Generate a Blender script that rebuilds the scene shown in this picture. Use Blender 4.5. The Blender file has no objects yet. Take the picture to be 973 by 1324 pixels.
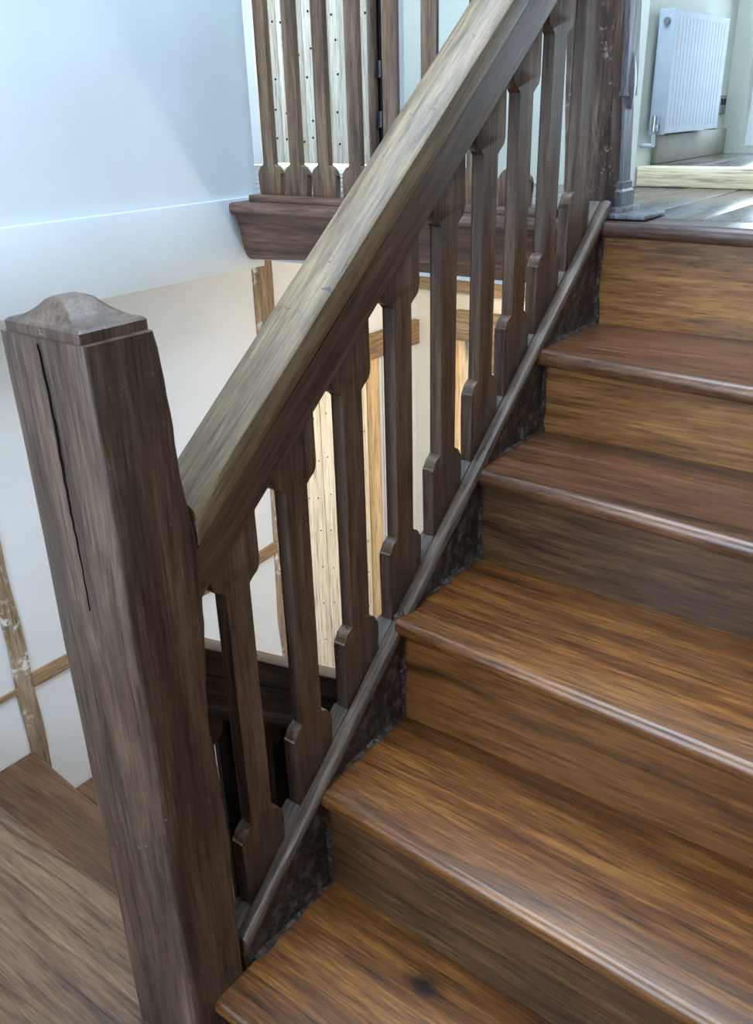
import bpy, bmesh, math, random
from mathutils import Vector, Matrix, noise as mn
random.seed(7)
sc = bpy.context.scene
COL = sc.collection

# ------------------------------------------------------------------ camera
CAM = Vector((0.8, 0.0, 1.284))
YAW, PITCH, ROLL, FPX = 0.66555837, 0.43344761, 0.02819569, 1130.3672
fw = Vector((-math.sin(YAW)*math.cos(PITCH), math.cos(YAW)*math.cos(PITCH), -math.sin(PITCH)))
rt = Vector((math.cos(YAW), math.sin(YAW), 0)); dn = fw.cross(rt)
cr, sr = math.cos(ROLL), math.sin(ROLL)
ax = cr*rt + sr*dn; ay = -(-sr*rt + cr*dn); az = -fw
cd = bpy.data.cameras.new('camera'); cam = bpy.data.objects.new('camera', cd); COL.objects.link(cam)
cam.matrix_world = Matrix(((ax.x, ay.x, az.x, CAM.x), (ax.y, ay.y, az.y, CAM.y), (ax.z, ay.z, az.z, CAM.z), (0, 0, 0, 1)))
cd.sensor_fit = 'HORIZONTAL'; cd.sensor_width = 36.0; cd.lens = FPX/973.0*36.0; cd.clip_start = 0.02
sc.camera = cam

# ------------------------------------------------------------------ world, daylight, exposure
SKY = (0.63, 0.81, 1.0); SKY_STRENGTH = 10.0
w = bpy.data.worlds.new('world'); sc.world = w; w.use_nodes = True
bg = w.node_tree.nodes['Background']; bg.inputs[0].default_value = (*SKY, 1); bg.inputs[1].default_value = SKY_STRENGTH
sc.view_settings.view_transform = 'Standard'; sc.view_settings.look = 'None'
sc.view_settings.exposure = 0.18; sc.view_settings.gamma = 1.0; sc.view_settings.use_curve_mapping = False

def portal(loc, rot, sx, sy):
    l = bpy.data.lights.new('window_portal', 'AREA'); l.shape = 'RECTANGLE'; l.size = sx; l.size_y = sy
    l.cycles.is_portal = True
    o = bpy.data.objects.new('window_portal', l); o.location = loc; o.rotation_euler = rot; COL.objects.link(o)
R90 = math.pi/2
portal((0.135, 3.36, 1.47), (-R90, 0, 0), .64, .67)      # room window, shines -Y
portal((-0.15, -1.24, 1.6), (R90, 0, 0), 1.3, 2.0)       # half-landing window, shines +Y
portal((-0.05, 1.2, 3.34), (0, 0, 0), 1.7, 2.0)           # unseen roof opening, added to light handrail and treads, shines down
portal((-3.24, 2.5, 1.9), (0, -R90, 0), 1.2, 0.9)        # passage window, shines +X

# ------------------------------------------------------------------ materials
class NT:
    def __init__(s, name):
        s.m = bpy.data.materials.new(name); s.m.use_nodes = True; s.t = s.m.node_tree
        s.b = s.t.nodes['Principled BSDF']
    def n(s, typ, **kw):
        nd = s.t.nodes.new(typ)
        for k, v in kw.items():
            if k.startswith('i_'): nd.inputs[int(k[2:])].default_value = v
            else: setattr(nd, k, v)
        return nd
    def l(s, a, b): s.t.links.new(a, b)
    def math(s, op, a, b=None, clamp=False):
        nd = s.n('ShaderNodeMath', operation=op); nd.use_clamp = clamp
        for i, v in enumerate((a, b)):
            if v is None: continue
            if isinstance(v, (int, float)): nd.inputs[i].default_value = v
            else: s.l(v, nd.inputs[i])
        return nd.outputs[0]
    def ramp(s, fac, stops):
        nd = s.n('ShaderNodeValToRGB'); cr_ = nd.color_ramp
        while len(cr_.elements) < len(stops): cr_.elements.new(0.5)
        for e, (p, c) in zip(cr_.elements, stops):
            e.position = p; e.color = (*c, 1) if not isinstance(c, (int, float)) else (c, c, c, 1)
        s.l(fac, nd.inputs[0]); return nd.outputs[0]
    def mix(s, fac, a, b, mode='MIX'):
        nd = s.n('ShaderNodeMix', data_type='RGBA', blend_type=mode)
        for idx, v in ((0, fac), (6, a), (7, b)):
            if isinstance(v, (int, float)): nd.inputs[idx].default_value = v
            elif isinstance(v, tuple): nd.inputs[idx].default_value = (*v, 1)
            else: s.l(v, nd.inputs[idx])
        return nd.outputs[2]
    def noise(s, vec, scale, detail=4, rough=.55, dist=0.0):
        nd = s.n('ShaderNodeTexNoise'); nd.inputs['Scale'].default_value = scale
        nd.inputs['Detail'].default_value = detail; nd.inputs['Roughness'].default_value = rough
        nd.inputs['Distortion'].default_value = dist; s.l(vec, nd.inputs['Vector']); return nd.outputs[0]
    def mapping(s, vec, scale):
        nd = s.n('ShaderNodeMapping'); nd.inputs['Scale'].default_value = scale; s.l(vec, nd.inputs[0]); return nd.outputs[0]
    def bump(s, h, strength, dist=.002):
        nd = s.n('ShaderNodeBump'); nd.inputs['Strength'].default_value = strength
        nd.inputs['Distance'].default_value = dist; s.l(h, nd.inputs['Height']); s.l(nd.outputs[0], s.b.inputs['Normal'])

def srgb(r, g, b):
    f = lambda c: (c/255/12.92) if c/255 <= .04045 else ((c/255+.055)/1.055)**2.4
    return (f(r), f(g), f(b))

def wood(name, dark, mid, light, axis='X', rough=.42, grain=1.0, freq=55, warp=5.0, blotch=.5, bump=.25, coat=0.0, slope=0.0, knot=None, spec=.5, flecks=None):
    """dark/mid/light in sRGB 0-255; axis = grain direction; slope = tilt of a YZ-slanted grain (rise over run)"""
    t = NT(name); dk, md, lt = srgb(*dark), srgb(*mid), srgb(*light)
    tc = t.n('ShaderNodeTexCoord'); oi = t.n('ShaderNodeObjectInfo')
    vec = tc.outputs['Object']
    if slope:
        mp = t.n('ShaderNodeMapping'); mp.vector_type = 'TEXTURE'; mp.inputs['Rotation'].default_value = (math.atan(slope), 0, 0)
        t.l(vec, mp.inputs[0]); vec = mp.outputs[0]
    off = t.math('MULTIPLY', oi.outputs['Random'], 37.0)
    va = t.n('ShaderNodeVectorMath', operation='ADD'); t.l(vec, va.inputs[0]); t.l(off, va.inputs[1]); v = va.outputs[0]
    sx = {'X': 0, 'Y': 1, 'Z': 2}[axis]
    def aniso(al, ac):
        s = [ac, ac, ac]; s[sx] = al; return t.mapping(v, s)
    sep = t.n('ShaderNodeSeparateXYZ'); t.l(v, sep.inputs[0])
    o = [i for i in range(3) if i != sx]
    across = t.math('ADD', t.math('MULTIPLY', sep.outputs[o[0]], freq), t.math('MULTIPLY', sep.outputs[o[1]], freq*.8))
    warpn = t.noise(aniso(1.6, 7.0), 1.0, 2, .45, .2)
    ring = t.math('SINE', t.math('MULTIPLY', t.math('ADD', across, t.math('MULTIPLY', warpn, warp)), 6.283))
    ring01 = t.math('MULTIPLY_ADD', ring, .5); ring01.node.inputs[2].default_value = .5
    fib = t.noise(aniso(16, 300), 1.0, 3, .65)
    med = t.noise(aniso(3.2, 34), 1.0, 6, .65, .2)
    big = t.noise(aniso(3.0, 9.0), 1.0, 4, .55)
    stk = t.noise(aniso(7, 150), 1.0, 4, .65, .15)
    h = t.math('ADD', t.math('MULTIPLY', med, .60), t.math('MULTIPLY', fib, .40))
    c = t.ramp(h, [(.34, dk), (.50, md), (.68, lt)])
    c = t.mix(.75, c, t.ramp(stk, [(.33, .30), (.45, .92), (.62, 1.16)]), 'MULTIPLY')
    lines = t.ramp(ring01, [(0.0, .30), (.05, .62), (.16, 1.0)])
    mask = t.math('MULTIPLY', t.ramp(t.noise(aniso(1.2, 8), 1.0, 2), [(.40, 0.0), (.60, 1.0)]), min(1.0, .75*grain))
    c = t.mix(mask, c, lines, 'MULTIPLY')
    bl = t.ramp(big, [(.30, .55), (.52, 1.0), (.75, 1.2)])
    c = t.mix(blotch, c, bl, 'MULTIPLY')
    if flecks:
        fl_ = t.noise(tc.outputs['Object'], flecks[0], 5, .7); fb_ = t.noise(tc.outputs['Object'], flecks[0]*.16, 2)
        ff = t.math('MULTIPLY', t.ramp(fl_, [(flecks[1], 0.0), (flecks[1]+.05, 1.0)]), t.ramp(fb_, [(.50, 0.0), (.60, 1.0)]))
        c = t.mix(ff, c, srgb(*flecks[2]))
    if knot:
        kd = t.n('ShaderNodeVectorMath', operation='DISTANCE'); kn = t.noise(tc.outputs['Object'], 25, 3)
        km = t.mapping(tc.outputs['Object'], (.6, 1, 1)); t.l(km, kd.inputs[0]); kd.inputs[1].default_value = (knot[0]*.6, knot[1], knot[2])
        kf = t.math('ADD', kd.outputs['Value'], t.math('MULTIPLY', kn, .03))
        c = t.mix(1.0, c, t.ramp(kf, [(.020, .03), (.027, .25), (.040, 1.0)]), 'MULTIPLY')
    t.l(c, t.b.inputs['Base Color'])
    rr = t.math('MULTIPLY_ADD', med, .25); rr.node.inputs[2].default_value = rough-.12
    t.l(rr, t.b.inputs['Roughness']); t.b.inputs['Coat Weight'].default_value = coat; t.b.inputs['Coat Roughness'].default_value = .25
    t.b.inputs['Specular IOR Level'].default_value = spec
    t.bump(t.math('ADD', t.math('MULTIPLY', fib, .5), t.math('ADD', t.math('MULTIPLY', med, .6), t.math('MULTIPLY', ring01, .25))), bump)
    return t.m

def plaster(name, col, rough=.85, mott=.04, bump=.15):
    t = NT(name); tc = t.n('ShaderNodeTexCoord'); v = tc.outputs['Object']
    n1 = t.noise(v, 2.0, 4); c0 = srgb(*col); c1 = tuple(x*(1-mott*2.5) for x in c0)
    t.l(t.ramp(n1, [(.35, c1), (.65, c0)]), t.b.inputs['Base Color']); t.b.inputs['Roughness'].default_value = rough
    t.bump(t.noise(v, 60, 4), bump, .002); return t.m

def plain(name, col, rough=.5, metal=0.0, spec=.5):
    t = NT(name); tc = t.n('ShaderNodeTexCoord'); n1 = t.noise(tc.outputs['Object'], 18, 3)
    c0 = srgb(*col); c1 = tuple(x*.86 for x in c0)
    t.l(t.ramp(n1, [(.3, c1), (.7, c0)]), t.b.inputs['Base Color'])
    t.b.inputs['Roughness'].default_value = rough; t.b.inputs['Metallic'].default_value = metal; t.b.inputs['Specular IOR Level'].default_value = spec
    return t.m

def grimy(name):                      # old black paint on the stair string: near-black, crazed, worn to grey
    t = NT(name); tc = t.n('ShaderNodeTexCoord'); v = tc.outputs['Object']
    n1 = t.noise(v, 38, 8, .7); n2 = t.noise(v, 150, 5, .7); n3 = t.noise(v, 9, 3)
    c = t.ramp(n1, [(.34, srgb(20, 18, 19)), (.50, srgb(60, 52, 47)), (.63, srgb(124, 115, 108))])
    c = t.mix(t.ramp(n2, [(.56, 0.0), (.68, .6)]), c, srgb(150, 147, 150))
    c = t.mix(t.ramp(n3, [(.45, 0.0), (.7, .6)]), c, srgb(58, 40, 30))
    t.l(c, t.b.inputs['Base Color']); t.b.inputs['Roughness'].default_value = .38
    t.bump(t.math('ADD', n1, t.math('MULTIPLY', n2, .6)), .9, .006); return t.m

def glassy(name):
    t = NT(name); out = t.t.nodes['Material Output']
    tr = t.n('ShaderNodeBsdfTransparent'); gl = t.n('ShaderNodeBsdfGlossy'); gl.inputs['Roughness'].default_value = .02
    fr = t.n('ShaderNodeFresnel'); fr.inputs[0].default_value = 1.3
    mx = t.n('ShaderNodeMixShader'); t.l(fr.outputs[0], mx.inputs[0]); t.l(tr.outputs[0], mx.inputs[1]); t.l(gl.outputs[0], mx.inputs[2])
    t.l(mx.outputs[0], out.inputs[0]); return t.m

M = {}
M['tread'] = wood('oak_tread', (58, 31, 12), (116, 69, 28), (170, 112, 48), 'X', rough=.38, grain=.35, freq=36, warp=2.5, blotch=.5, bump=.15, coat=.5)
M['tread_knot'] = wood('oak_tread_knotty', (58, 31, 12), (118, 71, 27), (174, 114, 46), 'X', rough=.38, grain=.6, freq=30, warp=3, blotch=.5, bump=.15, coat=.4, knot=(-.323, .069, .034))
M['riser'] = wood('oak_riser', (88, 53, 22), (152, 100, 47), (198, 142, 78), 'X', rough=.42, grain=1.3, freq=34, warp=3.4, blotch=.5, bump=.2, coat=.1)
M['riser_mid'] = wood('oak_riser_mid', (80, 47, 20), (128, 80, 36), (156, 104, 52), 'X', rough=.42, grain=1.7, freq=11, warp=2.0, blotch=.4, bump=.15, coat=.1)
M['riser_dark'] = wood('oak_riser_dark', (50, 32, 20), (92, 62, 38), (130, 94, 60), 'X', rough=.42, grain=.7, freq=34, warp=3.0, blotch=.5, bump=.2, coat=.1)
M['tread_red'] = wood('oak_tread_reddish', (56, 33, 22), (104, 66, 42), (146, 100, 66), 'X', rough=.38, grain=.35, freq=36, warp=2.5, blotch=.5, bump=.15, coat=.5)
M['tread_top'] = wood('oak_landing_nosing', (52, 38, 34), (90, 68, 60), (126, 100, 88), 'X', rough=.36, grain=.35, freq=36, warp=2.5, blotch=.4, bump=.15, coat=.5)
M['newel'] = wood('oak_newel', (50, 36, 28), (88, 68, 55), (124, 101, 83), 'Z', rough=.42, grain=.2, freq=30, warp=2, blotch=.85, bump=.35, flecks=(70, .64, (150, 138, 126)))
M['rail'] = wood('oak_handrail', (72, 58, 43), (118, 98, 73), (156, 134, 104), 'Y', rough=.48, grain=.4, freq=30, warp=2.5, blotch=.5, bump=.3, slope=.805, flecks=(60, .60, (66, 58, 54)))
M['subrail'] = wood('oak_rail_board', (54, 40, 31), (92, 71, 58), (126, 103, 88), 'Y', rough=.45, grain=.25, freq=30, blotch=.4, bump=.3, slope=.805)
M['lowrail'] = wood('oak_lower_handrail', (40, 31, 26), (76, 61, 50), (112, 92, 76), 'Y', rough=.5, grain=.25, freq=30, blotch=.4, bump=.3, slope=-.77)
M['bal'] = wood('oak_baluster', (58, 42, 33), (96, 74, 59), (130, 105, 88), 'Z', rough=.42, grain=.25, freq=30, blotch=.4, bump=.3)
M['gbal'] = wood('oak_gallery', (62, 46, 34), (108, 84, 64), (144, 118, 92), 'Z', rough=.45, grain=.25, freq=30, blotch=.4, bump=.25)
M['fascia'] = wood('oak_fascia', (56, 38, 32), (98, 72, 60), (130, 102, 86), 'X', rough=.42, grain=.25, freq=30, blotch=.4, bump=.2)
M['bead'] = wood('oak_string_bead', (54, 42, 35), (98, 81, 68), (136, 118, 102), 'Y', rough=.4, grain=.5, freq=80, blotch=.4, bump=.4, slope=.855)
M['fillet'] = wood('oak_fillet', (62, 52, 45), (96, 84, 75), (126, 114, 104), 'Y', rough=.5, grain=.3, freq=60, blotch=.2, bump=.2, slope=.855)
M['post'] = wood('oak_post_worn', (42, 30, 28), (92, 70, 58), (150, 128, 112), 'Z', rough=.5, grain=.25, freq=30, blotch=.7, bump=.7, flecks=(60, .58, (190, 180, 172)))
M['pilaster'] = wood('grey_oak_pilaster', (74, 74, 80), (112, 114, 122), (150, 152, 160), 'Z', rough=.4, grain=.4, freq=50, blotch=.4, bump=.3)
M['lowtread'] = wood('oak_lower_tread', (56, 35, 21), (96, 64, 40), (126, 90, 60), 'X', rough=.45, grain=1.0, freq=30, warp=4.0, blotch=.35, bump=.2, coat=.1)
M['halfboard'] = wood('oak_half_landing_board', (74, 52, 37), (114, 85, 62), (144, 112, 84), 'X', rough=.5, grain=1.0, freq=26, warp=3.5, blotch=.3, bump=.2, coat=.1)
M['floor'] = wood('oak_floorboard', (58, 50, 46), (94, 82, 76), (126, 112, 104), 'Y', rough=.27, grain=.4, freq=30, blotch=.3, bump=.1, coat=.6)
M['pine'] = wood('pale_pine', (222, 204, 176), (240, 228, 206), (250, 244, 230), 'Z', rough=.55, grain=.35, freq=45, warp=3, blotch=.15, bump=.1)
M['pinex'] = wood('pale_pine_threshold', (214, 196, 152), (238, 224, 190), (248, 238, 212), 'X', rough=.55, grain=.3, freq=45, warp=3, blotch=.15, bump=.1)
M['pinef'] = wood('orange_pine_frame', (198, 158, 104), (222, 186, 134), (238, 210, 164), 'Z', rough=.5, grain=.4, freq=45, blotch=.2, bump=.1)
M['timber'] = wood('old_wall_timber', (106, 88, 66), (148, 126, 100), (184, 164, 138), 'Z', rough=.8, grain=.6, freq=50, blotch=.5, bump=.7, flecks=(45, .50, (214, 210, 206)))
M['timbery'] = wood('old_wall_timber_rail', (112, 86, 60), (150, 120, 88), (182, 152, 118), 'Y', rough=.8, grain=.6, freq=50, blotch=.5, bump=.7)
M['timberx'] = wood('old_hall_beam', (112, 92, 66), (150, 128, 98), (182, 160, 130), 'X', rough=.8, grain=.6, freq=50, blotch=.4, bump=.5)
M['string'] = grimy('string_old_black_paint')
M['wall'] = plaster('white_plaster', (222, 224, 226)); M['wallc'] = plaster('cream_plaster', (228, 222, 206))
M['wallb'] = plaster('white_plaster_blue_shade', (208, 216, 222)); M['walld'] = plaster('warm_grey_plaster', (160, 148, 134))  # first one: upper wall's copy of the plaster, dim blue light put into its colour
M['wallg'] = plaster('pale_green_grey_plaster', (212, 218, 206)); M['white'] = plain('white_enamel', (178, 190, 202), .6, 0, .3)
M['grey'] = plain('grey_plastic', (120, 124, 128), .5); M['chrome'] = plain('chrome', (190, 194, 198), .2, 1.0)
M['iron'] = plain('dark_iron', (38, 36, 36), .5, .6); M['black'] = plain('split_dark', (16, 12, 11), .9, 0, .1)
M['glass'] = glassy('window_glass'); M['frame'] = plain('white_painted_wood', (236, 238, 240), .45)
def lampglass():
    t = NT('lamp_globe'); t.b.inputs['Base Color'].default_value = (1, .9, .75, 1); t.b.inputs['Emission Color'].default_value = (1, .72, .40, 1); t.b.inputs['Emission Strength'].default_value = 6
    return t.m
M['lamp'] = lampglass()

# ------------------------------------------------------------------ builders
def finish(name, bm, mat, parent=None, ang=28, smooth=True):
    """bm in world coordinates -> one mesh object with its origin at the bottom centre of its box"""
    bmesh.ops.recalc_face_normals(bm, faces=bm.faces)
    lo = Vector([min(v.co[i] for v in bm.verts) for i in range(3)]); hi = Vector([max(v.co[i] for v in bm.verts) for i in range(3)])
    org = Vector(((lo.x+hi.x)/2, (lo.y+hi.y)/2, lo.z))
    bmesh.ops.translate(bm, verts=bm.verts, vec=-org)
    me = bpy.data.meshes.new(name); bm.to_mesh(me); bm.free()
    if smooth:
        me.polygons.foreach_set('use_smooth', [True]*len(me.polygons)); me.set_sharp_from_angle(angle=math.radians(ang))
    me.materials.append(M[mat] if isinstance(mat, str) else mat)
    o = bpy.data.objects.new(name, me); COL.objects.link(o); place(o, org, parent); return o

def place(o, org, parent):
    if parent is None: o.location = org
    else:
        o.parent = parent; o.location = org - worldloc(parent)
def worldloc(o):
    p = o.location.copy()
    while o.parent: o = o.parent; p += o.location
    return p

def tag(o, label, cat, group=None, kind=None):
    o['label'] = label; o['category'] = cat
    if group: o['group'] = group
    if kind: o['kind'] = kind
    return o
def thing(name, loc, label, cat, group=None, kind=None):
    o = bpy.data.objects.new(name, None); o.empty_display_size = .05; COL.objects.link(o); o.location = loc
    return tag(o, label, cat, group, kind)

def box(bm, x0, x1, y0, y1, z0, z1, bev=0.0, seg=2):
    vs = [bm.verts.new((x, y, z)) for x in (x0, x1) for y in (y0, y1) for z in (z0, z1)]
    fs = [bm.faces.new([vs[i] for i in q]) for q in ((0, 1, 3, 2), (4, 6, 7, 5), (0, 4, 5, 1), (2, 3, 7, 6), (0, 2, 6, 4), (1, 5, 7, 3))]
    if bev:
        es = list({e for f in fs for e in f.edges}); bmesh.ops.bevel(bm, geom=es, offset=bev, segments=seg, affect='EDGES', profile=.5)
def boxes(name, lst, mat, parent=None, bev=0.0):
    bm = bmesh.new()
    for b in lst: box(bm, *b, bev=bev)
    return finish(name, bm, mat, parent)

def loft(bm, rings, caps=True):
    vr = [[bm.verts.new(p) for p in r] for r in rings]; n = len(vr[0])
    for a, b in zip(vr, vr[1:]):
        for i in range(n): bm.faces.new((a[i], a[(i+1) % n], b[(i+1) % n], b[i]))
    if caps: bm.faces.new(vr[0][::-1]); bm.faces.new(vr[-1])

def frange(a, b, step):
    n = max(1, int(round((b-a)/step))); return [a+(b-a)*i/n for i in range(n+1)]

def wob(p, amp, sc_, seed=0.0):
    v = Vector(p); q = v*sc_+Vector((seed*3.1, seed*1.7, seed*5.3))
    return v + mn.noise_vector(q)*amp

def prism_x(bm, poly, x0, x1, bev=.0025, seg=2):
    """poly of (y, z), extruded along x"""
    a = [bm.verts.new((x0, y, z)) for y, z in poly]; b = [bm.verts.new((x1, y, z)) for y, z in poly]; n = len(poly)
    fs = [bm.faces.new(a[::-1]), bm.faces.new(b)]
    for i in range(n): fs.append(bm.faces.new((a[i], a[(i+1) % n], b[(i+1) % n], b[i])))
    if bev:
        es = [e for e in set(fs[0].edges) | set(fs[1].edges)]
        bmesh.ops.bevel(bm, geom=es, offset=bev, segments=seg, affect='EDGES', profile=.5)
def swapxy(bm):
    for v in bm.verts: v.co = Vector((v.co.y, v.co.x, v.co.z))

def post_rings(x0, x1, y0, y1, zs, r=.008, amp=.0, sc_=6, seed=0, lean=0.0, zl=0.0):
    rings = []
    for z in zs:
        ring = []
        for (cx_, cy_, a0) in ((x1-r, y1-r, 0), (x0+r, y1-r, 90), (x0+r, y0+r, 180), (x1-r, y0+r, 270)):
            for k in range(4):
                a = math.radians(a0+30*k); ring.append((cx_+r*math.cos(a), cy_+r*math.sin(a)))
        # add mid points of the sides so that faces can undulate
        full = []
        for i, p in enumerate(ring):
            full.append(p)
            if i % 4 == 3:
                q = ring[(i+1) % len(ring)]
                for t in (.25, .5, .75): full.append((p[0]+(q[0]-p[0])*t, p[1]+(q[1]-p[1])*t))
        out = []
        for x, y in full:
            p = Vector((x, y, z))
            if amp: d = mn.noise_vector(Vector((x*sc_*2, y*sc_*2, z*sc_))+Vector((seed*9.1,)*3))*amp; p += Vector((d.x, d.y, 0))
            p.y += lean*(z-zl); out.append(p)
        rings.append(out)
    return rings

# ================================================================== SETTING
zL, zR, zB, zH = 1.057, 1.110, -0.13, -1.39       # landing, room beyond, half landing, hall
XR, XL, XW, YB = 1.15, -1.076, -1.20, -1.20      # wall on the stair side, upper wall over the well, lower well wall, wall behind
CEIL = 3.3
def shell(name, lst, mat, label, cat, bev=0.0):
    return tag(boxes(name, lst, mat, None, bev), label, cat, kind='structure')
S = shell
# upper wall over the stairwell, with the plaster band of the floor depth under it
wl = S('wall_left', [(XL-.15, XL, YB, 1.88, 1.066, CEIL)], 'wallb', 'tall white plaster wall with blue shade put into its colour above the ledge over the stairwell', 'wall')
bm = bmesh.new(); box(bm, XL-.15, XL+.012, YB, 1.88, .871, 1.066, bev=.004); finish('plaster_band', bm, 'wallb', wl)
wll = S('wall_left_lower', [(XW-.12, XW, YB, 2.06, zH, .90), (XW-.12, XW, 2.06, 2.61, .52, .90), (XW-.12, XW, 2.61, 2.95, zH, .90)], 'wall',
        'white plastered timber frame wall beside the lower stair', 'wall')
def timber(name, y0, y1, z0, z1, axis, seed, amp=.007, parent=wll, proud=.012, y2=None):
    bm = bmesh.new(); rings = []
    if axis == 'Z':
        for z in frange(z0, z1, .05):
            rr = []
            for x, y in ((XW-.05, y0), (XW+proud, y0), (XW+proud, (y0+y1)/2), (XW+proud, y1), (XW-.05, y1)):
                d = mn.noise_vector(Vector((seed*7.7, y*4, z*5)))*amp; rr.append((x, y+d.y*2+(0 if y2 is None else (y2-y0)*(z-z0)/(z1-z0)), z))
            rings.append(rr)
    else:
        for y in frange(y0, y1, .05):
            rr = []
            for x, z in ((XW-.05, z0), (XW+proud, z0), (XW+proud, (z0+z1)/2), (XW+proud, z1), (XW-.05, z1)):
                d = mn.noise_vector(Vector((seed*7.7, y*5, z*4)))*amp; rr.append((x, y, z+d.z*2))
            rings.append(rr)
    loft(bm, rings); return finish(name, bm, 'timber' if axis == 'Z' else 'timbery', parent)
timber('timber_post', 1.950, 2.040, zH, .865, 'Z', 1, proud=.0035)
timber('timber_post', .936, .988, -.55, .868, 'Z', 2, amp=.004, y2=.932, proud=.0035)
timber('timber_rail', -.6, .936, .405, .51, 'Y', 5, amp=.004)
timber('timber_rail', .985, 1.965, -.150, -.105, 'Y', 3, proud=.008)
timber('timber_rail', -.6, .938, -.146, -.128, 'Y', 4, amp=.003, proud=.006)
timber('timber_lintel', 2.05, 2.83, .428, .520, 'Y', 6, amp=.002, proud=.02)

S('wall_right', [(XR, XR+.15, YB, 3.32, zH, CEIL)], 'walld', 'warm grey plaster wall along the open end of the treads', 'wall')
S('wall_behind', [(XL-.3, -.8, YB-.15, YB, zH, CEIL), (.5, XR, YB-.15, YB, zH, CEIL), (-.8, .5, YB-.15, YB, zH, .6), (-.8, .5, YB-.15, YB, 2.6, CEIL)], 'wall',
  'white plaster wall with the half landing window', 'wall')
S('ceiling', [(-3.4, -.9, YB, 3.5, CEIL, CEIL+.12), (.8, XR+.15, YB, 3.5, CEIL, CEIL+.12), (-.9, .8, YB, .2, CEIL, CEIL+.12), (-.9, .8, 2.2, 3.5, CEIL, CEIL+.12)], 'wall',
  'white plaster ceiling with an unseen opening added to light the stairwell', 'ceiling')
S('wall_gallery', [(-1.06, -.25, 2.58, 2.70, zL, CEIL)], 'wallg', 'pale plaster wall behind the gallery balusters beside the plank door', 'wall')
S('wall_radiator', [(-.37, -.25, 2.70, 3.32, zL, CEIL)], 'wallg', 'pale grey green wall carrying the radiator', 'wall')
S('wall_far', [(-.37, -.185, 3.32, 3.47, zL, CEIL), (.45, XR+.15, 3.32, 3.47, zL, CEIL), (-.185, .45, 3.32, 3.47, zL, 1.135), (-.185, .45, 3.32, 3.47, 1.8, CEIL)], 'wallg',
  'pale wall around the bright window of the room past the landing', 'wall')
S('wall_passage', [(-3.3, -2.22, 3.10, 3.25, zL, CEIL), (-1.50, -.37, 3.10, 3.25, zL, CEIL), (-2.22, -1.5, 3.10, 3.25, zL+1.9, CEIL)], 'wall', 'white wall around the upper plank door', 'wall')
S('wall_passage_end', [(-3.32, -3.2, 1.76, 2.05, zL, CEIL), (-3.32, -3.2, 2.95, 3.25, zL, CEIL), (-3.32, -3.2, 2.05, 2.95, zL, 1.3), (-3.32, -3.2, 2.05, 2.95, 2.5, CEIL),
                       (-3.32, XL-.15, 1.76, 1.88, zL, CEIL)], 'wall', 'white wall closing the upper passage', 'wall')
S('wall_hall_end', [(XW-.12, -1.012, 2.83, 2.95, zH, .90), (-1.012, -.87, 2.83, 2.95, .53, .90), (-.87, XR, 2.83, 2.95, zH, .90), (-1.012, -.87, 2.83, 2.95, zH, -.35)], 'wallc',
  'cream plastered end wall of the hall under the gallery', 'wall')
whe = bpy.data.objects['wall_hall_end']
boxes('hall_beam', [(XW, XR, 2.80, 2.84, .644, .692)], 'timberx', whe, .004)
boxes('plaster_moulding', [(XW, XR, 2.805, 2.835, .694, .888)], 'wall', whe, .004)
boxes('frame_post', [(-1.012, -.972, 2.80, 2.87, zH, .526)], 'pinef', whe, .004)
boxes('head_block', [(-1.0, -.80, 2.79, 2.83, .47, .582)], 'timberx', whe, .006)
boxes('side_board', [(-.875, -.80, 2.80, 2.85, .36, .47)], 'timberx', whe, .004)
S('ceiling_hall', [(XW-.12, XR, 1.876, 2.95, .889, .90)], 'wall', 'plaster soffit under the gallery', 'ceiling')
S('floor_hall', [(-3.0, XR, .3, 2.95, zH-.1, zH)], 'lowtread', 'dark hall floor below the lower stair', 'floor')

# landing floor: boards running away from the stair
fl = S('floor_landing', [(XL, XR, 1.87, 2.60, .90, zL-.03), (-3.3, XL, 1.88, 3.1, .90, zL-.03), (XL, -.37, 2.60, 3.1, .90, zL-.03)], 'lowtread', 'dark oak boarded landing at the head of the stair', 'floor')
edges = [-1.07, -.93, -.78, -.65, -.50, -.37, -.23, -.095, .05, .18, .33, .47, .60, .75, .88, 1.02, XR]
for a, b in zip(edges, edges[1:]):
    bm = bmesh.new(); box(bm, a+.0012, b-.0012, 1.90, 2.598, zL-.03, zL+random.uniform(-.0012, .0008), bev=.0018); finish('plank', bm, 'floor', fl)
x = -3.3
while x < -1.09:
    bm = bmesh.new(); box(bm, x+.001, min(x+.14, -1.072), 1.88, 3.098, zL-.03, zL-.0005, bev=.0015); finish('plank', bm, 'floor', fl); x += .142
x = -1.07
while x < -.38:
    bm = bmesh.new(); box(bm, x+.001, min(x+.14, -.372), 2.702, 3.098, zL-.03, zL-.0005, bev=.0015); finish('plank', bm, 'floor', fl); x += .142
fr = S('floor_room', [(-.25, XR, 2.60, 3.32, .95, zR-.022)], 'pinex', 'pale boarded floor of the room one step above the landing', 'floor')
x = -.248
while x < XR-.02:
    bm = bmesh.new(); box(bm, x, min(x+.148, XR), 2.645, 3.318, zR-.022, zR, bev=.0015); finish('plank', bm, 'floor', fr); x += .15
bm = bmesh.new(); box(bm, -.248, XR, 2.590, 2.644, zL, zR+.001, bev=.004)
tag(finish('trim_1', bm, 'pinex'), 'new pale timber step edging between the landing and the radiator room', 'step edging', kind='structure')

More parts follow.
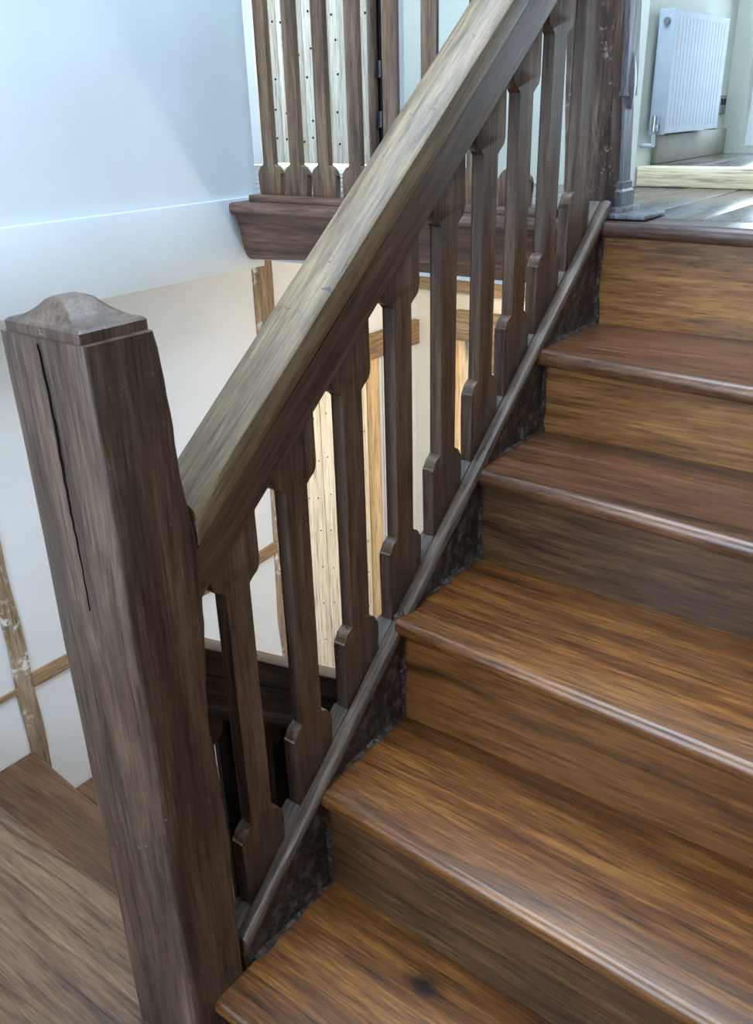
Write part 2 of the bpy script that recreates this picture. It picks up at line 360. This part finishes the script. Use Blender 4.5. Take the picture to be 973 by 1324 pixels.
# gallery edge: moulded fascia
bm = bmesh.new()
prof = [(1.875, zL), (1.766, zL), (1.759, zL-.004), (1.756, zL-.012), (1.757, zL-.021), (1.763, zL-.027), (1.772, zL-.031), (1.778, zL-.036), (1.783, zL-.046), (1.791, .985), (1.800, .938), (1.806, .918), (1.814, .905), (1.826, .897), (1.840, .894), (1.875, .894)]
rings = [[(x, y, z if z > zL-.04 else z+min(.042, .058*(x-XL))*(zL-.04-z)/.12) for y, z in prof] for x in frange(XL-.001, -.02, .06)]
loft(bm, rings)
tag(finish('trim_2', bm, 'fascia', ang=30), 'dark oak moulded fascia under the gallery balusters', 'fascia', kind='structure')

# half landing boards
fb = S('floor_half_landing', [(XW, XR, YB, .64, -.32, zB-.032)], 'lowtread', 'broad brown oak boards of the half landing at the newel foot', 'floor')
for a, b in zip([YB, -.9, -.6, -.3, -.0, .30], [-.9, -.6, -.3, -.0, .30, .667]):
    bm = bmesh.new(); box(bm, XW+.001, XR-.001, a+.001, b-.001, zB-.032, zB, bev=.008 if b > .6 else .002, seg=3); finish('plank', bm, 'halfboard', fb)

# windows
def window(name, x0, x1, z0, z1, y, label, bars=1, flip=1):
    root = thing(name, ((x0+x1)/2, y, z0), label, 'window', kind='structure'); f = .045
    boxes('window_frame', [(x0, x0+f, y, y+.06, z0, z1), (x1-f, x1, y, y+.06, z0, z1), (x0+f, x1-f, y, y+.06, z0, z0+f), (x0+f, x1-f, y, y+.06, z1-f, z1)], 'frame', root)
    n = bars+1; wd = (x1-x0-2*f)/n
    for i in range(n):
        a = x0+f+i*wd
        if i: boxes('glazing_bar', [(a-.014, a+.014, y+.01, y+.05, z0+f, z1-f)], 'frame', root)
        boxes('pane', [(a+(.014 if i else 0), a+wd-(.014 if i < n-1 else 0), y+.028, y+.032, z0+f, z1-f)], 'glass', root)
window('window_1', -.185, .45, 1.135, 1.8, 3.37, 'bright white framed window beyond the radiator')
window('window_2', -.8, .5, .6, 2.6, -1.30, 'white framed window of the half landing')
window('window_3', -1.0, -.872, -.35, .53, 2.86, 'narrow bright window beside the pine frame in the hall', 0)

# plank doors
d1 = thing('door_1', (XW, 2.3, zH), 'pale pine plank door in the hall, lit by the added pendant', 'door', kind='structure')
ys = [2.062, 2.125, 2.25, 2.385, 2.525]
for i, (a, b) in enumerate(zip(ys, ys[1:])):
    bm = bmesh.new(); box(bm, XW-.045, XW-.012, a+.0015, b-.0015, zH+.01, .425, bev=.003); pk = finish('plank', bm, 'pine', d1)
    for j in range(11):
        for yy in (a+.032, b-.032):
            if b-a < .1 and yy > a+.04: continue
            z = zH+.12+.155*j; nb = bmesh.new()
            bmesh.ops.create_icosphere(nb, subdivisions=1, radius=.0035, matrix=Matrix.Translation((XW-.0125, yy+random.uniform(-.01, .01), z+random.uniform(-.02, .02)))); finish('nail', nb, 'iron', pk)
boxes('frame_post', [(XW-.05, XW+.012, 2.527, 2.570, zH, .43)], 'pinef', d1, .003)
boxes('door_stop', [(XW-.06, XW-.02, 2.572, 2.592, zH, .43)], plain('green_painted_stop', (86, 110, 96), .5), d1, .002)
boxes('jamb_lining', [(XW-.05, XW-.005, 2.594, 2.612, zH, .43)], 'wall', d1, .002)

d2 = thing('door_2', (-1.86, 3.08, zL), 'pale pine plank door behind the gallery balusters', 'door', kind='structure')
xs = [-2.215, -2.07, -1.925, -1.785, -1.645, -1.572]
for i, (a, b) in enumerate(zip(xs, xs[1:])):
    bm = bmesh.new(); box(bm, a+.0015, b-.0015, 3.065, 3.095, zL+.012, zL+1.88, bev=.003); pk = finish('plank', bm, 'pine', d2)
    for j in range(7):
        for xx in ((a+b)/2-.035, (a+b)/2+.035):
            nb = bmesh.new(); bmesh.ops.create_icosphere(nb, subdivisions=1, radius=.0055, matrix=Matrix.Translation((xx+random.uniform(-.02, .02), 3.065, zL+.09+.12*j+random.uniform(-.03, .03)))); finish('nail', nb, 'iron', pk)
boxes('frame_post', [(-1.570, -1.535, 3.04, 3.12, zL, zL+1.9)], 'gbal', d2, .003)
boxes('shadow_gap', [(-1.534, -1.524, 3.06, 3.09, zL+.01, zL+1.9)], 'black', d2)
for z in (1.42, 1.24): boxes('hinge', [(-1.536, -1.520, 3.035, 3.062, z-.03, z+.03)], 'iron', d2, .003)

# ================================================================== MAIN STAIR
st = lambda y: .091+(y-.669)*.855           # top of the string at its stair side
ar = lambda y: .832+(y-.653)*.805           # front arris of the handrail
NOSE = [(.564, .564, 1), (.833, .812, .658), (1.062, 1.037, .623), (1.328, 1.300, .517), (1.546, 1.512, .429), (1.803, 1.788, .314)]
FOOT = [(.858, .85, .43), (1.089, 1.10, .633), (1.351, 1.36, .527), (1.594, 1.60, .428), (1.824, 1.838, .324)]
TZ = [0, .228, .455, .654, .838, zL]
lin = lambda t, x: t[0]+(t[1]-t[0])*x/t[2]
stair = thing('staircase', (.55, 1.2, zB), 'polished brown oak stair with rounded treads rising to the landing', 'staircase')
TH = .034
for i in range(6):
    z = TZ[i]; bm = bmesh.new(); rings = []
    for x in frange(.0, XR-.004, .05):
        y0 = lin(NOSE[i], x); y1 = (lin(FOOT[i], x)+.02) if i < 5 else 1.898
        wear = mn.noise(Vector((x*3, i*5.5, 0)))*.0025; zz = z + mn.noise(Vector((x*2.2, i*3.3, 4)))*.002
        y0 += wear; r = TH/2; pr = []
        for k in range(9):
            a = math.radians(90+22.5*k); pr.append((y0+r*.85+r*.85*math.cos(a), zz-r+r*math.sin(a)))
        ymid = (y0+y1)/2
        pr = [(y1, zz), (ymid+.05, zz-.0005), (ymid-.04, zz-.0015)] + pr + [(y1, zz-TH)]
        rings.append([(x, y, q) for y, q in pr])
    loft(bm, rings); finish('tread', bm, ['tread_knot', 'tread', 'tread', 'tread_red', 'tread_red', 'tread_top'][i], stair, ang=50)
for i in range(5):
    bm = bmesh.new(); rings = []
    for x in frange(.0, XR-.004, .06):
        y = lin(FOOT[i], x); w_ = mn.noise(Vector((x*4, i*7.7, 1)))*.0015
        rings.append([(x, y+w_, TZ[i]-.002), (x, y+w_, TZ[i]+.08), (x, y+w_, TZ[i+1]-TH+.001), (x, y+.022, TZ[i+1]-TH+.001), (x, y+.022, TZ[i]-.002)])
    loft(bm, rings); finish('riser', bm, ['riser_dark', 'riser_mid', 'riser_dark', 'riser', 'riser'][i], stair)
bm = bmesh.new(); box(bm, .0, XR-.004, .60, .625, zB, -TH); finish('riser', bm, 'riser_dark', stair)
# closed string and its worn bead
bm = bmesh.new(); rings = []
for y in frange(.637, 1.835, .035):
    d = lambda k: mn.noise(Vector((y*9, k*4.0, 2)))*.003
    rings.append([(-.047, y, st(y)-.34), (-.003+d(1), y, st(y)-.34), (-.003+d(2), y, st(y)-.20), (-.004+d(3), y, st(y)-.10), (.001+d(4), y, st(y)-.028), (-.014, y, st(y)-.016), (-.016, y, st(y)-.004), (-.047, y, st(y)-.004)])
loft(bm, rings); finish('string', bm, 'string', stair, ang=60)
bm = bmesh.new(); rings = []
for y in frange(.637, 1.835, .03):
    d = lambda k: mn.noise(Vector((y*11, k*2.0, 7)))*.0014
    rings.append([(x+d(k), y, st(y)+v+d(k+9)) for k, (x, v) in enumerate(((-.015, -.016), (.007, -.016), (.0095, -.013), (.0095, -.003), (.007, .003), (.001, .006), (-.011, .006), (-.015, .003)))])
loft(bm, rings); finish('string_bead', bm, 'bead', stair, ang=40)
# black mastic line where treads and risers meet the string
for i in range(6):
    y0 = NOSE[i][0]+.01; y1 = FOOT[i][0] if i < 5 else 1.83; bm = bmesh.new(); rings = []
    if i == 0: y0 = .66
    for y in frange(y0, y1, .02):
        d = abs(mn.noise(Vector((y*45, i*3.0, 0))))*.012
        rings.append([(-.01, y, TZ[i]-.002), (.001+d, y, TZ[i]-.002), (.001+d*.6, y, TZ[i]+.001), (-.008, y, TZ[i]+.004+d)])
    loft(bm, rings); finish('mastic_seam', bm, 'string', stair)
for i in range(5):
    y = FOOT[i][0]; bm = bmesh.new(); rings = []
    for z in frange(TZ[i], TZ[i+1]-TH, .02):
        d = abs(mn.noise(Vector((z*45, i*3.0, 9))))*.012
        rings.append([(-.01, y+.004, z), (-.008, y-.004-d, z), (.001+d, y-.002, z), (.004+d, y+.004, z)])
    loft(bm, rings); finish('mastic_seam', bm, 'string', stair)

# ------------------------------------------------------------------ newel post at the foot
nw = thing('newel_post', (-.08, .583, zB), 'massive dark oak newel post with a stepped cap and a long split', 'newel post')
def waney(z): return .630+.019*math.exp(-((z-.74)/.13)**2)+.006*math.exp(-((z-.25)/.2)**2)+mn.noise(Vector((z*9, 3, 1)))*.005+mn.noise(Vector((z*31, 3, 1)))*.002-.004*max(0, (z-1.03)/.03)
bm = bmesh.new(); NZ = frange(zB, 1.062, .02)
loft(bm, [post_rings(-.163, .001, .528, waney(z), [z], r=.007, amp=.0035, sc_=5, seed=1)[0] for z in NZ]); finish('shaft', bm, 'newel', nw, ang=60)
def rect_ring(x0, x1, y0, y1, z, r):
    out = []
    for (cx_, cy_, a0) in ((x1-r, y1-r, 0), (x0+r, y1-r, 90), (x0+r, y0+r, 180), (x1-r, y0+r, 270)):
        for k in range(5): a = math.radians(a0+22.5*k); out.append((cx_+r*math.cos(a), cy_+r*math.sin(a), z))
    return out
bm = bmesh.new(); X0, X1, Y0, Y1 = -.155, -.012, .533, .626
capr = [rect_ring(X0, X1, Y0, Y1, 1.060, .004), rect_ring(X0, X1, Y0, Y1, 1.0735, .004), rect_ring(X0+.003, X1-.003, Y0+.003, Y1-.003, 1.0765, .004)]
for k in range(1, 9):
    t = k/8; ix = .003+t*.049; iy = .003+t*.019; zz = 1.0765+.022*(t**2.0*.8+t*.2)
    capr.append(rect_ring(X0+ix, X1-ix, Y0+iy, Y1-iy-.006*t, zz, .006))
capr.append(rect_ring(X0+.058, X1-.058, Y0+.028, Y1-.034, 1.1012, .004))
loft(bm, capr); finish('cap', bm, 'newel', nw, ang=32)
def crack(name, pts, wd, parent, normal='y', dep=.004):
    """a thin jagged split along pts in the face of a post"""
    bm = bmesh.new(); rings = []
    for i, (a, y, z) in enumerate(pts):
        t = i/(len(pts)-1); h = wd*(.35+.9*math.sin(math.pi*min(1, t*1.15+.08))**.7)/2
        rings.append([(a-h, y, z), (a+h, y, z), (a, y+dep, z)])
    loft(bm, rings); return finish(name, bm, 'black', parent)
pts = []
for k in range(34):
    t = k/33; z = 1.056-t*.34
    pts.append((-.083+.0018*math.sin(t*9)+t*.006+random.uniform(-.0008, .0008), .5262+mn.noise_vector(Vector((-.83, 5.28, z*5))+Vector((9.1,)*3)).y*.0, z))
# keep the split on the undulating face
def face_y(x, z):
    p = Vector((x*10, .528*10, z*5))+Vector((9.1,)*3); return .528+mn.noise_vector(p).y*.0035
pts = [(a, face_y(a, z)-.0012, z) for a, _, z in pts]
crack('split', pts, .0030, nw)

# ------------------------------------------------------------------ stair balustrade
bal = thing('stair_balustrade', (-.03, 1.23, .09), 'dark oak stair balustrade with massive sloping handrail and nine flat shaped balusters', 'balustrade')
def rail(name, prof, y0, y1, line, mat, parent, amp=.0025, seed=0.0, step=.03):
    bm = bmesh.new(); rings = []
    for y in frange(y0, y1, step):
        rr = []
        for k, (x, v) in enumerate(prof):
            d = mn.noise_vector(Vector((x*25+seed, y*3.5, v*25)))*amp; rr.append((x+d.x, y, line(y)+v+d.z))
        rings.append(rr)
    loft(bm, rings); return finish(name, bm, mat, parent, ang=40)
RP = [(.001, -.004), (-.003, .001), (-.012, .006), (-.026, .011), (-.042, .014), (-.056, .013), (-.068, .009), (-.076, .002), (-.080, -.010), (-.080, -.030), (-.079, -.050), (-.001, -.050), (.002, -.040), (.002, -.020)]
rail('handrail', RP, .648, 1.838, ar, 'rail', bal)
SP = [(-.003, -.054), (-.004, -.075), (-.006, -.100), (-.010, -.134), (-.055, -.134), (-.060, -.100), (-.060, -.054)]
rail('rail_board', SP, .646, 1.838, ar, 'subrail', bal, amp=.0015, seed=5.0)

def splat(a, w_, e, zb_l, zb_r, zf, zh, zt_l, zt_r):
    """outline (y, z) of a flat shaped baluster: shaft a..a+w, shouldered foot and head"""
    q = []; yl, yr = a-e, a+w_+e
    q.append((yl, zb_l))
    q.append((yl, zf-.026)); q.append((yl-.002, zf-.025)); q.append((yl-.002, zf-.021)); q.append((yl+.002, zf-.020))
    for k in range(1, 6): t = math.radians(90*k/6); q.append((yl+.003+(e-.004)*(1-math.cos(t)), zf-.018+.018*math.sin(t)))
    q.append((a, zf+.001))
    q.append((a, zh))
    q.append((a-.004, zh+.004))
    for k in range(1, 6): t = math.radians(90*k/6); q.append((a-.004-(e-.004)*math.sin(t), zh+.006+.018*(1-math.cos(t))))
    q.append((yl, zh+.028)); q.append((yl, zt_l)); q.append((yr, zt_r)); q.append((yr, zh+.028))
    for k in range(5, 0, -1): t = math.radians(90*k/6); q.append((a+w_+.004+(e-.004)*math.sin(t), zh+.006+.018*(1-math.cos(t))))
    q.append((a+w_+.004, zh+.004)); q.append((a+w_, zh)); q.append((a+w_, zf+.001))
    for k in range(5, 0, -1): t = math.radians(90*k/6); q.append((yr-.003-(e-.004)*(1-math.cos(t)), zf-.018+.018*math.sin(t)))
    q += [(yr-.002, zf-.020), (yr+.002, zf-.021), (yr+.002, zf-.025), (yr, zf-.026), (yr, zb_r)]
    # drop left-hand head shoulder when the rail is lower there, right-hand foot when the string is higher
    out = []
    for y, z in q:
        out.append((y, z))
    return out
def clampz(poly, lo, hi):
    out = []
    for y, z in poly:
        z = max(lo(y), min(hi(y), z))
        if not out or abs(out[-1][0]-y)+abs(out[-1][1]-z) > 4e-4: out.append((y, z))
    if abs(out[0][0]-out[-1][0])+abs(out[0][1]-out[-1][1]) < 4e-4: out.pop()
    return out
AS = [.698, .830, .966, 1.099, 1.232, 1.358, 1.474, 1.590, 1.712]; W, E_ = .043, .0245
for i, a in enumerate(AS):
    zf = st(a)+.138; zh = ar(a+W+E_)-.247; yl, yr = a-E_, a+W+E_
    poly = splat(a, W, E_, st(yl)-.006, st(yr)-.006, zf, zh, ar(yl)-.128, ar(yr)-.128)
    poly = clampz(poly, lambda y: st(y)-.006, lambda y: ar(y)-.128)
    bm = bmesh.new(); prism_x(bm, poly, -.0385, -.0155, bev=.0016); finish('baluster', bm, 'bal', bal, ang=35)
gaps = [(.640, AS[0]-E_)]+[(AS[i]+W+E_, AS[i+1]-E_) for i in range(8)]+[(AS[8]+W+E_, 1.835)]
for a, b in gaps:
    if b-a < .008: continue
    bm = bmesh.new(); prism_x(bm, [(a, st(a)-.006), (b, st(b)-.006), (b, st(b)+.006), (a, st(a)+.006)], -.046, -.0155, bev=.001, seg=1); finish('fillet', bm, 'fillet', bal)

# ------------------------------------------------------------------ post at the head of the stair
pz = zL
tp = thing('newel_post', (-.05, 1.885, pz), 'tall worn oak post at the head of the stair with a grey pilaster', 'newel post')
bm = bmesh.new(); loft(bm, post_rings(-.105, -.001, 1.836, 1.905, frange(pz, 2.25, .03), r=.010, amp=.005, sc_=9, seed=4, lean=-.09, zl=pz)); finish('shaft', bm, 'post', tp, ang=60)
# pilaster: a shaped half baluster fixed to the post
lean = lambda z: -.11*(z-pz)
bm = bmesh.new(); rings = []
def pil(z):
    if z < pz+.055: return (1.880, 1.955, .012)
    if z < pz+.07: return (1.887, 1.949, .009)
    if z < pz+.235: return (1.893, 1.947, .005)
    return (1.887, 1.952, .009)
for z in [pz+.004, pz+.05, pz+.0551, pz+.068, pz+.0701, pz+.12, pz+.18, pz+.234, pz+.2351, pz+.30, pz+.4, pz+.6, pz+.9, 2.2]:
    y0, y1, t = pil(z); L = lean(z)
    rings.append([(-.06, y0+L, z), (t-.004, y0+L, z), (t, y0+.004+L, z), (t, y1-.006+L, z), (t-.005, y1+L, z), (-.06, y1+L, z)])
loft(bm, rings); finish('pilaster', bm, 'pilaster', tp, ang=30)
bm = bmesh.new(); rings = []
zc = pz+.262                                        # leaf-shaped stop
for k in range(11):
    u = -1+2*k/10; hw = .022*max(0.0, 1-abs(u)**1.7)+.0008; z = zc+u*.052; L = lean(z); yc = 1.921+L
    rings.append([(.004, yc-hw, z), (.0095+.002*(1-u*u), yc-hw*.55, z), (.0095+.003*(1-u*u), yc, z), (.0095+.002*(1-u*u), yc+hw*.55, z), (.004, yc+hw, z)])
loft(bm, rings); finish('leaf_stop', bm, 'pilaster', tp, ang=50)
bm = bmesh.new(); box(bm, -.02, .024, 1.862, 1.958, pz+.001, pz+.020, bev=.003); box(bm, -.02, .085, 1.832, 1.95, pz, pz+.010, bev=.003); finish('base_plate', bm, 'pilaster', tp)

# ------------------------------------------------------------------ gallery balustrade
gb = thing('gallery_balustrade', (-.55, 1.84, zL), 'brown oak gallery balustrade of upright flat balusters on the moulded fascia', 'balustrade')
boxes('base_rail', [(-1.030, -.105, 1.800, 1.880, zL, zL+.018)], 'fascia', gb, .004)
boxes('gallery_handrail', [(XL, -.105, 1.802, 1.878, 1.96, 2.06)], 'gbal', gb, .012)
GX = [-.989, -.893, -.796, -.692, -.581, -.471, -.345, -.240, -.145]
for a in GX:
    e = .023; yl, yr = a-e, a+.033+e; z0 = zL+.017
    poly = splat(a, .033, e, z0, z0, zL+.094, 1.84, 1.965, 1.965)
    if yr > -.104: continue
    bm = bmesh.new(); prism_x(bm, poly, 1.830, 1.848, bev=.002); swapxy(bm); finish('baluster', bm, 'gbal', gb, ang=35)

# ================================================================== LOWER STAIR
ls = thing('staircase', (-.68, 1.2, zH), 'brown oak lower stair dropping to the hall beside the white wall', 'staircase')
LN = [(.945, .86, -.345), (1.165, 1.12, -.553), (1.385, 1.36, -.762), (1.605, 1.60, -.971), (1.82, 1.82, -1.18)]
prev_z, prev_y = zB-.032, (.64, .64)
for i, (yl, yr, z) in enumerate(LN):
    bm = bmesh.new(); pl, prr = prev_y
    X0, X1 = XW+.004, -.155
    def quad(x, y0, y1): return [(x, y0, z-.032), (x, y1-.012, z-.032), (x, y1-.002, z-.024), (x, y1, z-.014), (x, y1-.003, z-.004), (x, y1-.012, z), (x, y0, z)]
    loft(bm, [quad(X0+(X1-X0)*k/12, (pl+(prr-pl)*k/12)-.01, yl+(yr-yl)*k/12) for k in range(13)]); finish('tread', bm, 'lowtread', ls, ang=50)
    bm = bmesh.new()
    loft(bm, [[(x, y-.024, z-.001), (x, y-.002, z-.001), (x, y-.002, prev_z), (x, y-.024, prev_z)] for x, y in ((X0, pl), (X1, prr))]); finish('riser', bm, 'lowtread', ls)
    prev_z, prev_y = z-.032, (yl-.025, yr-.025)
al = lambda y: .487-.77*(y-.8); sl = lambda y: al(y)-.70
bm = bmesh.new(); loft(bm, [[(-.155, y, sl(y)-.34), (-.09, y, sl(y)-.34), (-.09, y, sl(y)), (-.155, y, sl(y))] for y in frange(.638, 1.658, .05)]); finish('string', bm, 'newel', ls)
lb = thing('stair_balustrade', (-.12, 1.2, -.9), 'shadowed oak balustrade of the lower stair, descending from the newel post', 'balustrade')
LRP = [(x-.088, v) for x, v in ((.001, -.004), (-.003, .001), (-.026, .008), (-.042, .009), (-.060, .006), (-.068, -.002), (-.068, -.050), (-.001, -.050))]
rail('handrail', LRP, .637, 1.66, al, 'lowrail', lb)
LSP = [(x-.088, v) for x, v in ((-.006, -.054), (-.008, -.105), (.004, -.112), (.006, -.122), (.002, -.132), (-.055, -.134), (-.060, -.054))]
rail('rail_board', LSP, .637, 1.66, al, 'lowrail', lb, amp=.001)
for i in range(8):
    a = .668+.127*i
    zf = sl(a+W)+.138; zh = al(a-E_)-.247; yl, yr = a-E_, a+W+E_
    poly = clampz(splat(a, W, E_, sl(yl)-.004, sl(yr)-.004, zf, zh, al(yl)-.128, al(yr)-.128), lambda y: sl(y)-.004, lambda y: al(y)-.128)
    if i == 0: poly = [(max(y, .640), z) for y, z in poly]
    bm = bmesh.new(); prism_x(bm, poly, -.132, -.104, bev=0); finish('baluster', bm, 'bal', lb, ang=35)
M['darkening'] = wood('added_darkening_board', (22, 17, 14), (42, 32, 26), (66, 52, 43), 'Z', rough=.6, grain=.3, freq=30, blotch=.3, bump=.3)  # for dark boards added behind the lower balusters to darken the gaps
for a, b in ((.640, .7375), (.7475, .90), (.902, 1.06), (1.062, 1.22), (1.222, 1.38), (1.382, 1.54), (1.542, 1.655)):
    bm = bmesh.new(); prism_x(bm, [(a, sl(a)-.003), (b, sl(b)-.003), (b, al(b)-.10), (a, al(a)-.10)], -.147, -.134, bev=.001, seg=1); finish('darkening_board', bm, 'darkening', lb)
tag(boxes('newel_post', [(-.152, -.052, 1.66, 1.76, zH, .06)], 'newel', None, .008), 'dark oak foot newel of the lower stair standing in the hall', 'newel post')

# ================================================================== THINGS
rad = thing('radiator', (-.22, 2.845, 1.19), 'white panel radiator on the pale wall past the landing', 'radiator')
RX0, RX1, RY0, RY1, RZ0, RZ1 = -.238, -.192, 2.625, 3.075, 1.192, 1.506
bm = bmesh.new(); box(bm, RX1-.010, RX1, RY0+.004, RY1-.004, RZ0+.004, RZ1-.004); finish('front_panel', bm, 'white', rad)
y = RY0+.03
while y < RY1-.03:
    bm = bmesh.new(); box(bm, RX1-.001, RX1+.0006, y, y+.020, RZ0+.02, RZ1-.02); finish('flute', bm, 'white', rad); y += .027
boxes('back_panel', [(RX0, RX0+.010, RY0+.004, RY1-.004, RZ0+.004, RZ1-.004)], 'white', rad, .002)
boxes('side_cover', [(RX0, RX1, RY0, RY0+.006, RZ0, RZ1)], 'white', rad, .002)
boxes('side_cover', [(RX0, RX1, RY1-.006, RY1, RZ0, RZ1)], 'white', rad, .002)
boxes('top_grille', [(RX0+.011, RX1-.011, RY0+.007+.03*k, RY0+.007+.03*k+.012, RZ1-.012, RZ1-.004) for k in range(14)], 'white', rad)
bm = bmesh.new(); bmesh.ops.create_cone(bm, cap_ends=True, segments=14, radius1=.009, radius2=.009, depth=.010, matrix=Matrix.Translation((-.214, RY0-.002, RZ1-.03)) @ Matrix.Rotation(R90, 4, 'X')); finish('bleed_plug', bm, 'grey', rad)
vv = bmesh.new(); bmesh.ops.create_cone(vv, cap_ends=True, segments=14, radius1=.009, radius2=.009, depth=.03, matrix=Matrix.Translation((-.214, RY0-.012, RZ0+.022)) @ Matrix.Rotation(R90, 4, 'X'))
bmesh.ops.create_cone(vv, cap_ends=True, segments=14, radius1=.010, radius2=.008, depth=.04, matrix=Matrix.Translation((-.214, RY0-.020, RZ0+.03))); vo = finish('valve', vv, 'chrome', rad)
vv = bmesh.new(); bmesh.ops.create_cone(vv, cap_ends=True, segments=12, radius1=.006, radius2=.006, depth=.05, matrix=Matrix.Translation((-.214, RY0-.020, RZ0-.005)))
bmesh.ops.create_cone(vv, cap_ends=True, segments=12, radius1=.006, radius2=.006, depth=.036, matrix=Matrix.Translation((-.231, RY0-.020, RZ0-.027)) @ Matrix.Rotation(R90, 4, 'Y')); finish('pipe', vv, 'white', vo)
for yy in (RY0+.1, RY1-.1): boxes('bracket', [(-.25, RX0+.002, yy-.01, yy+.01, RZ0+.05, RZ1-.05)], 'white', rad)
bm = bmesh.new(); box(bm, -.25, -.236, 2.70, 3.318, zR, zR+.078, bev=.003); tag(finish('baseboard_radiator', bm, plain('beige_skirting', (176, 172, 154), .6)), 'beige skirting board below the radiator', 'skirting board', kind='structure')
sk = thing('wall_socket', (-.246, 3.268, 1.233), 'small grey socket plate on the wall beside the radiator', 'socket')
boxes('plate', [(-.25, -.244, 3.236, 3.300, 1.233, 1.290)], 'grey', sk, .002)
boxes('rocker', [(-.245, -.240, 3.25, 3.262, 1.262, 1.280), (-.245, -.240, 3.275, 3.287, 1.262, 1.280)], 'iron', sk, .001)

def lamp(x, y, z, drop, energy, col, label):
    lp = thing('ceiling_lamp', (x, y, z), label, 'lamp')
    bm = bmesh.new(); bmesh.ops.create_uvsphere(bm, u_segments=20, v_segments=12, radius=.035, matrix=Matrix.Translation((x, y, z))); finish('globe', bm, 'lamp', lp)
    boxes('ceiling_plate', [(x-.04, x+.04, y-.04, y+.04, .883, .889)], 'white', lp, .002)
    if drop: boxes('cord', [(x-.003, x+.003, y-.003, y+.003, z+.034, .884)], 'iron', lp)
    l = bpy.data.lights.new('lamp_light', 'POINT'); l.energy = energy; l.color = col; l.shadow_soft_size = .06
    o = bpy.data.objects.new('lamp_light', l); COL.objects.link(o); o.parent = lp; o.location = (0, 0, -.05)
lamp(-.62, 2.45, .848, False, 5, (1, .76, .42), 'round warm lamp fixed under the gallery soffit')
lamp(.30, 2.35, .20, True, 32, (1, .97, .90), 'round globe pendant added out of view under the stair to light the hall door')  # added unseen source that brightens the plank door
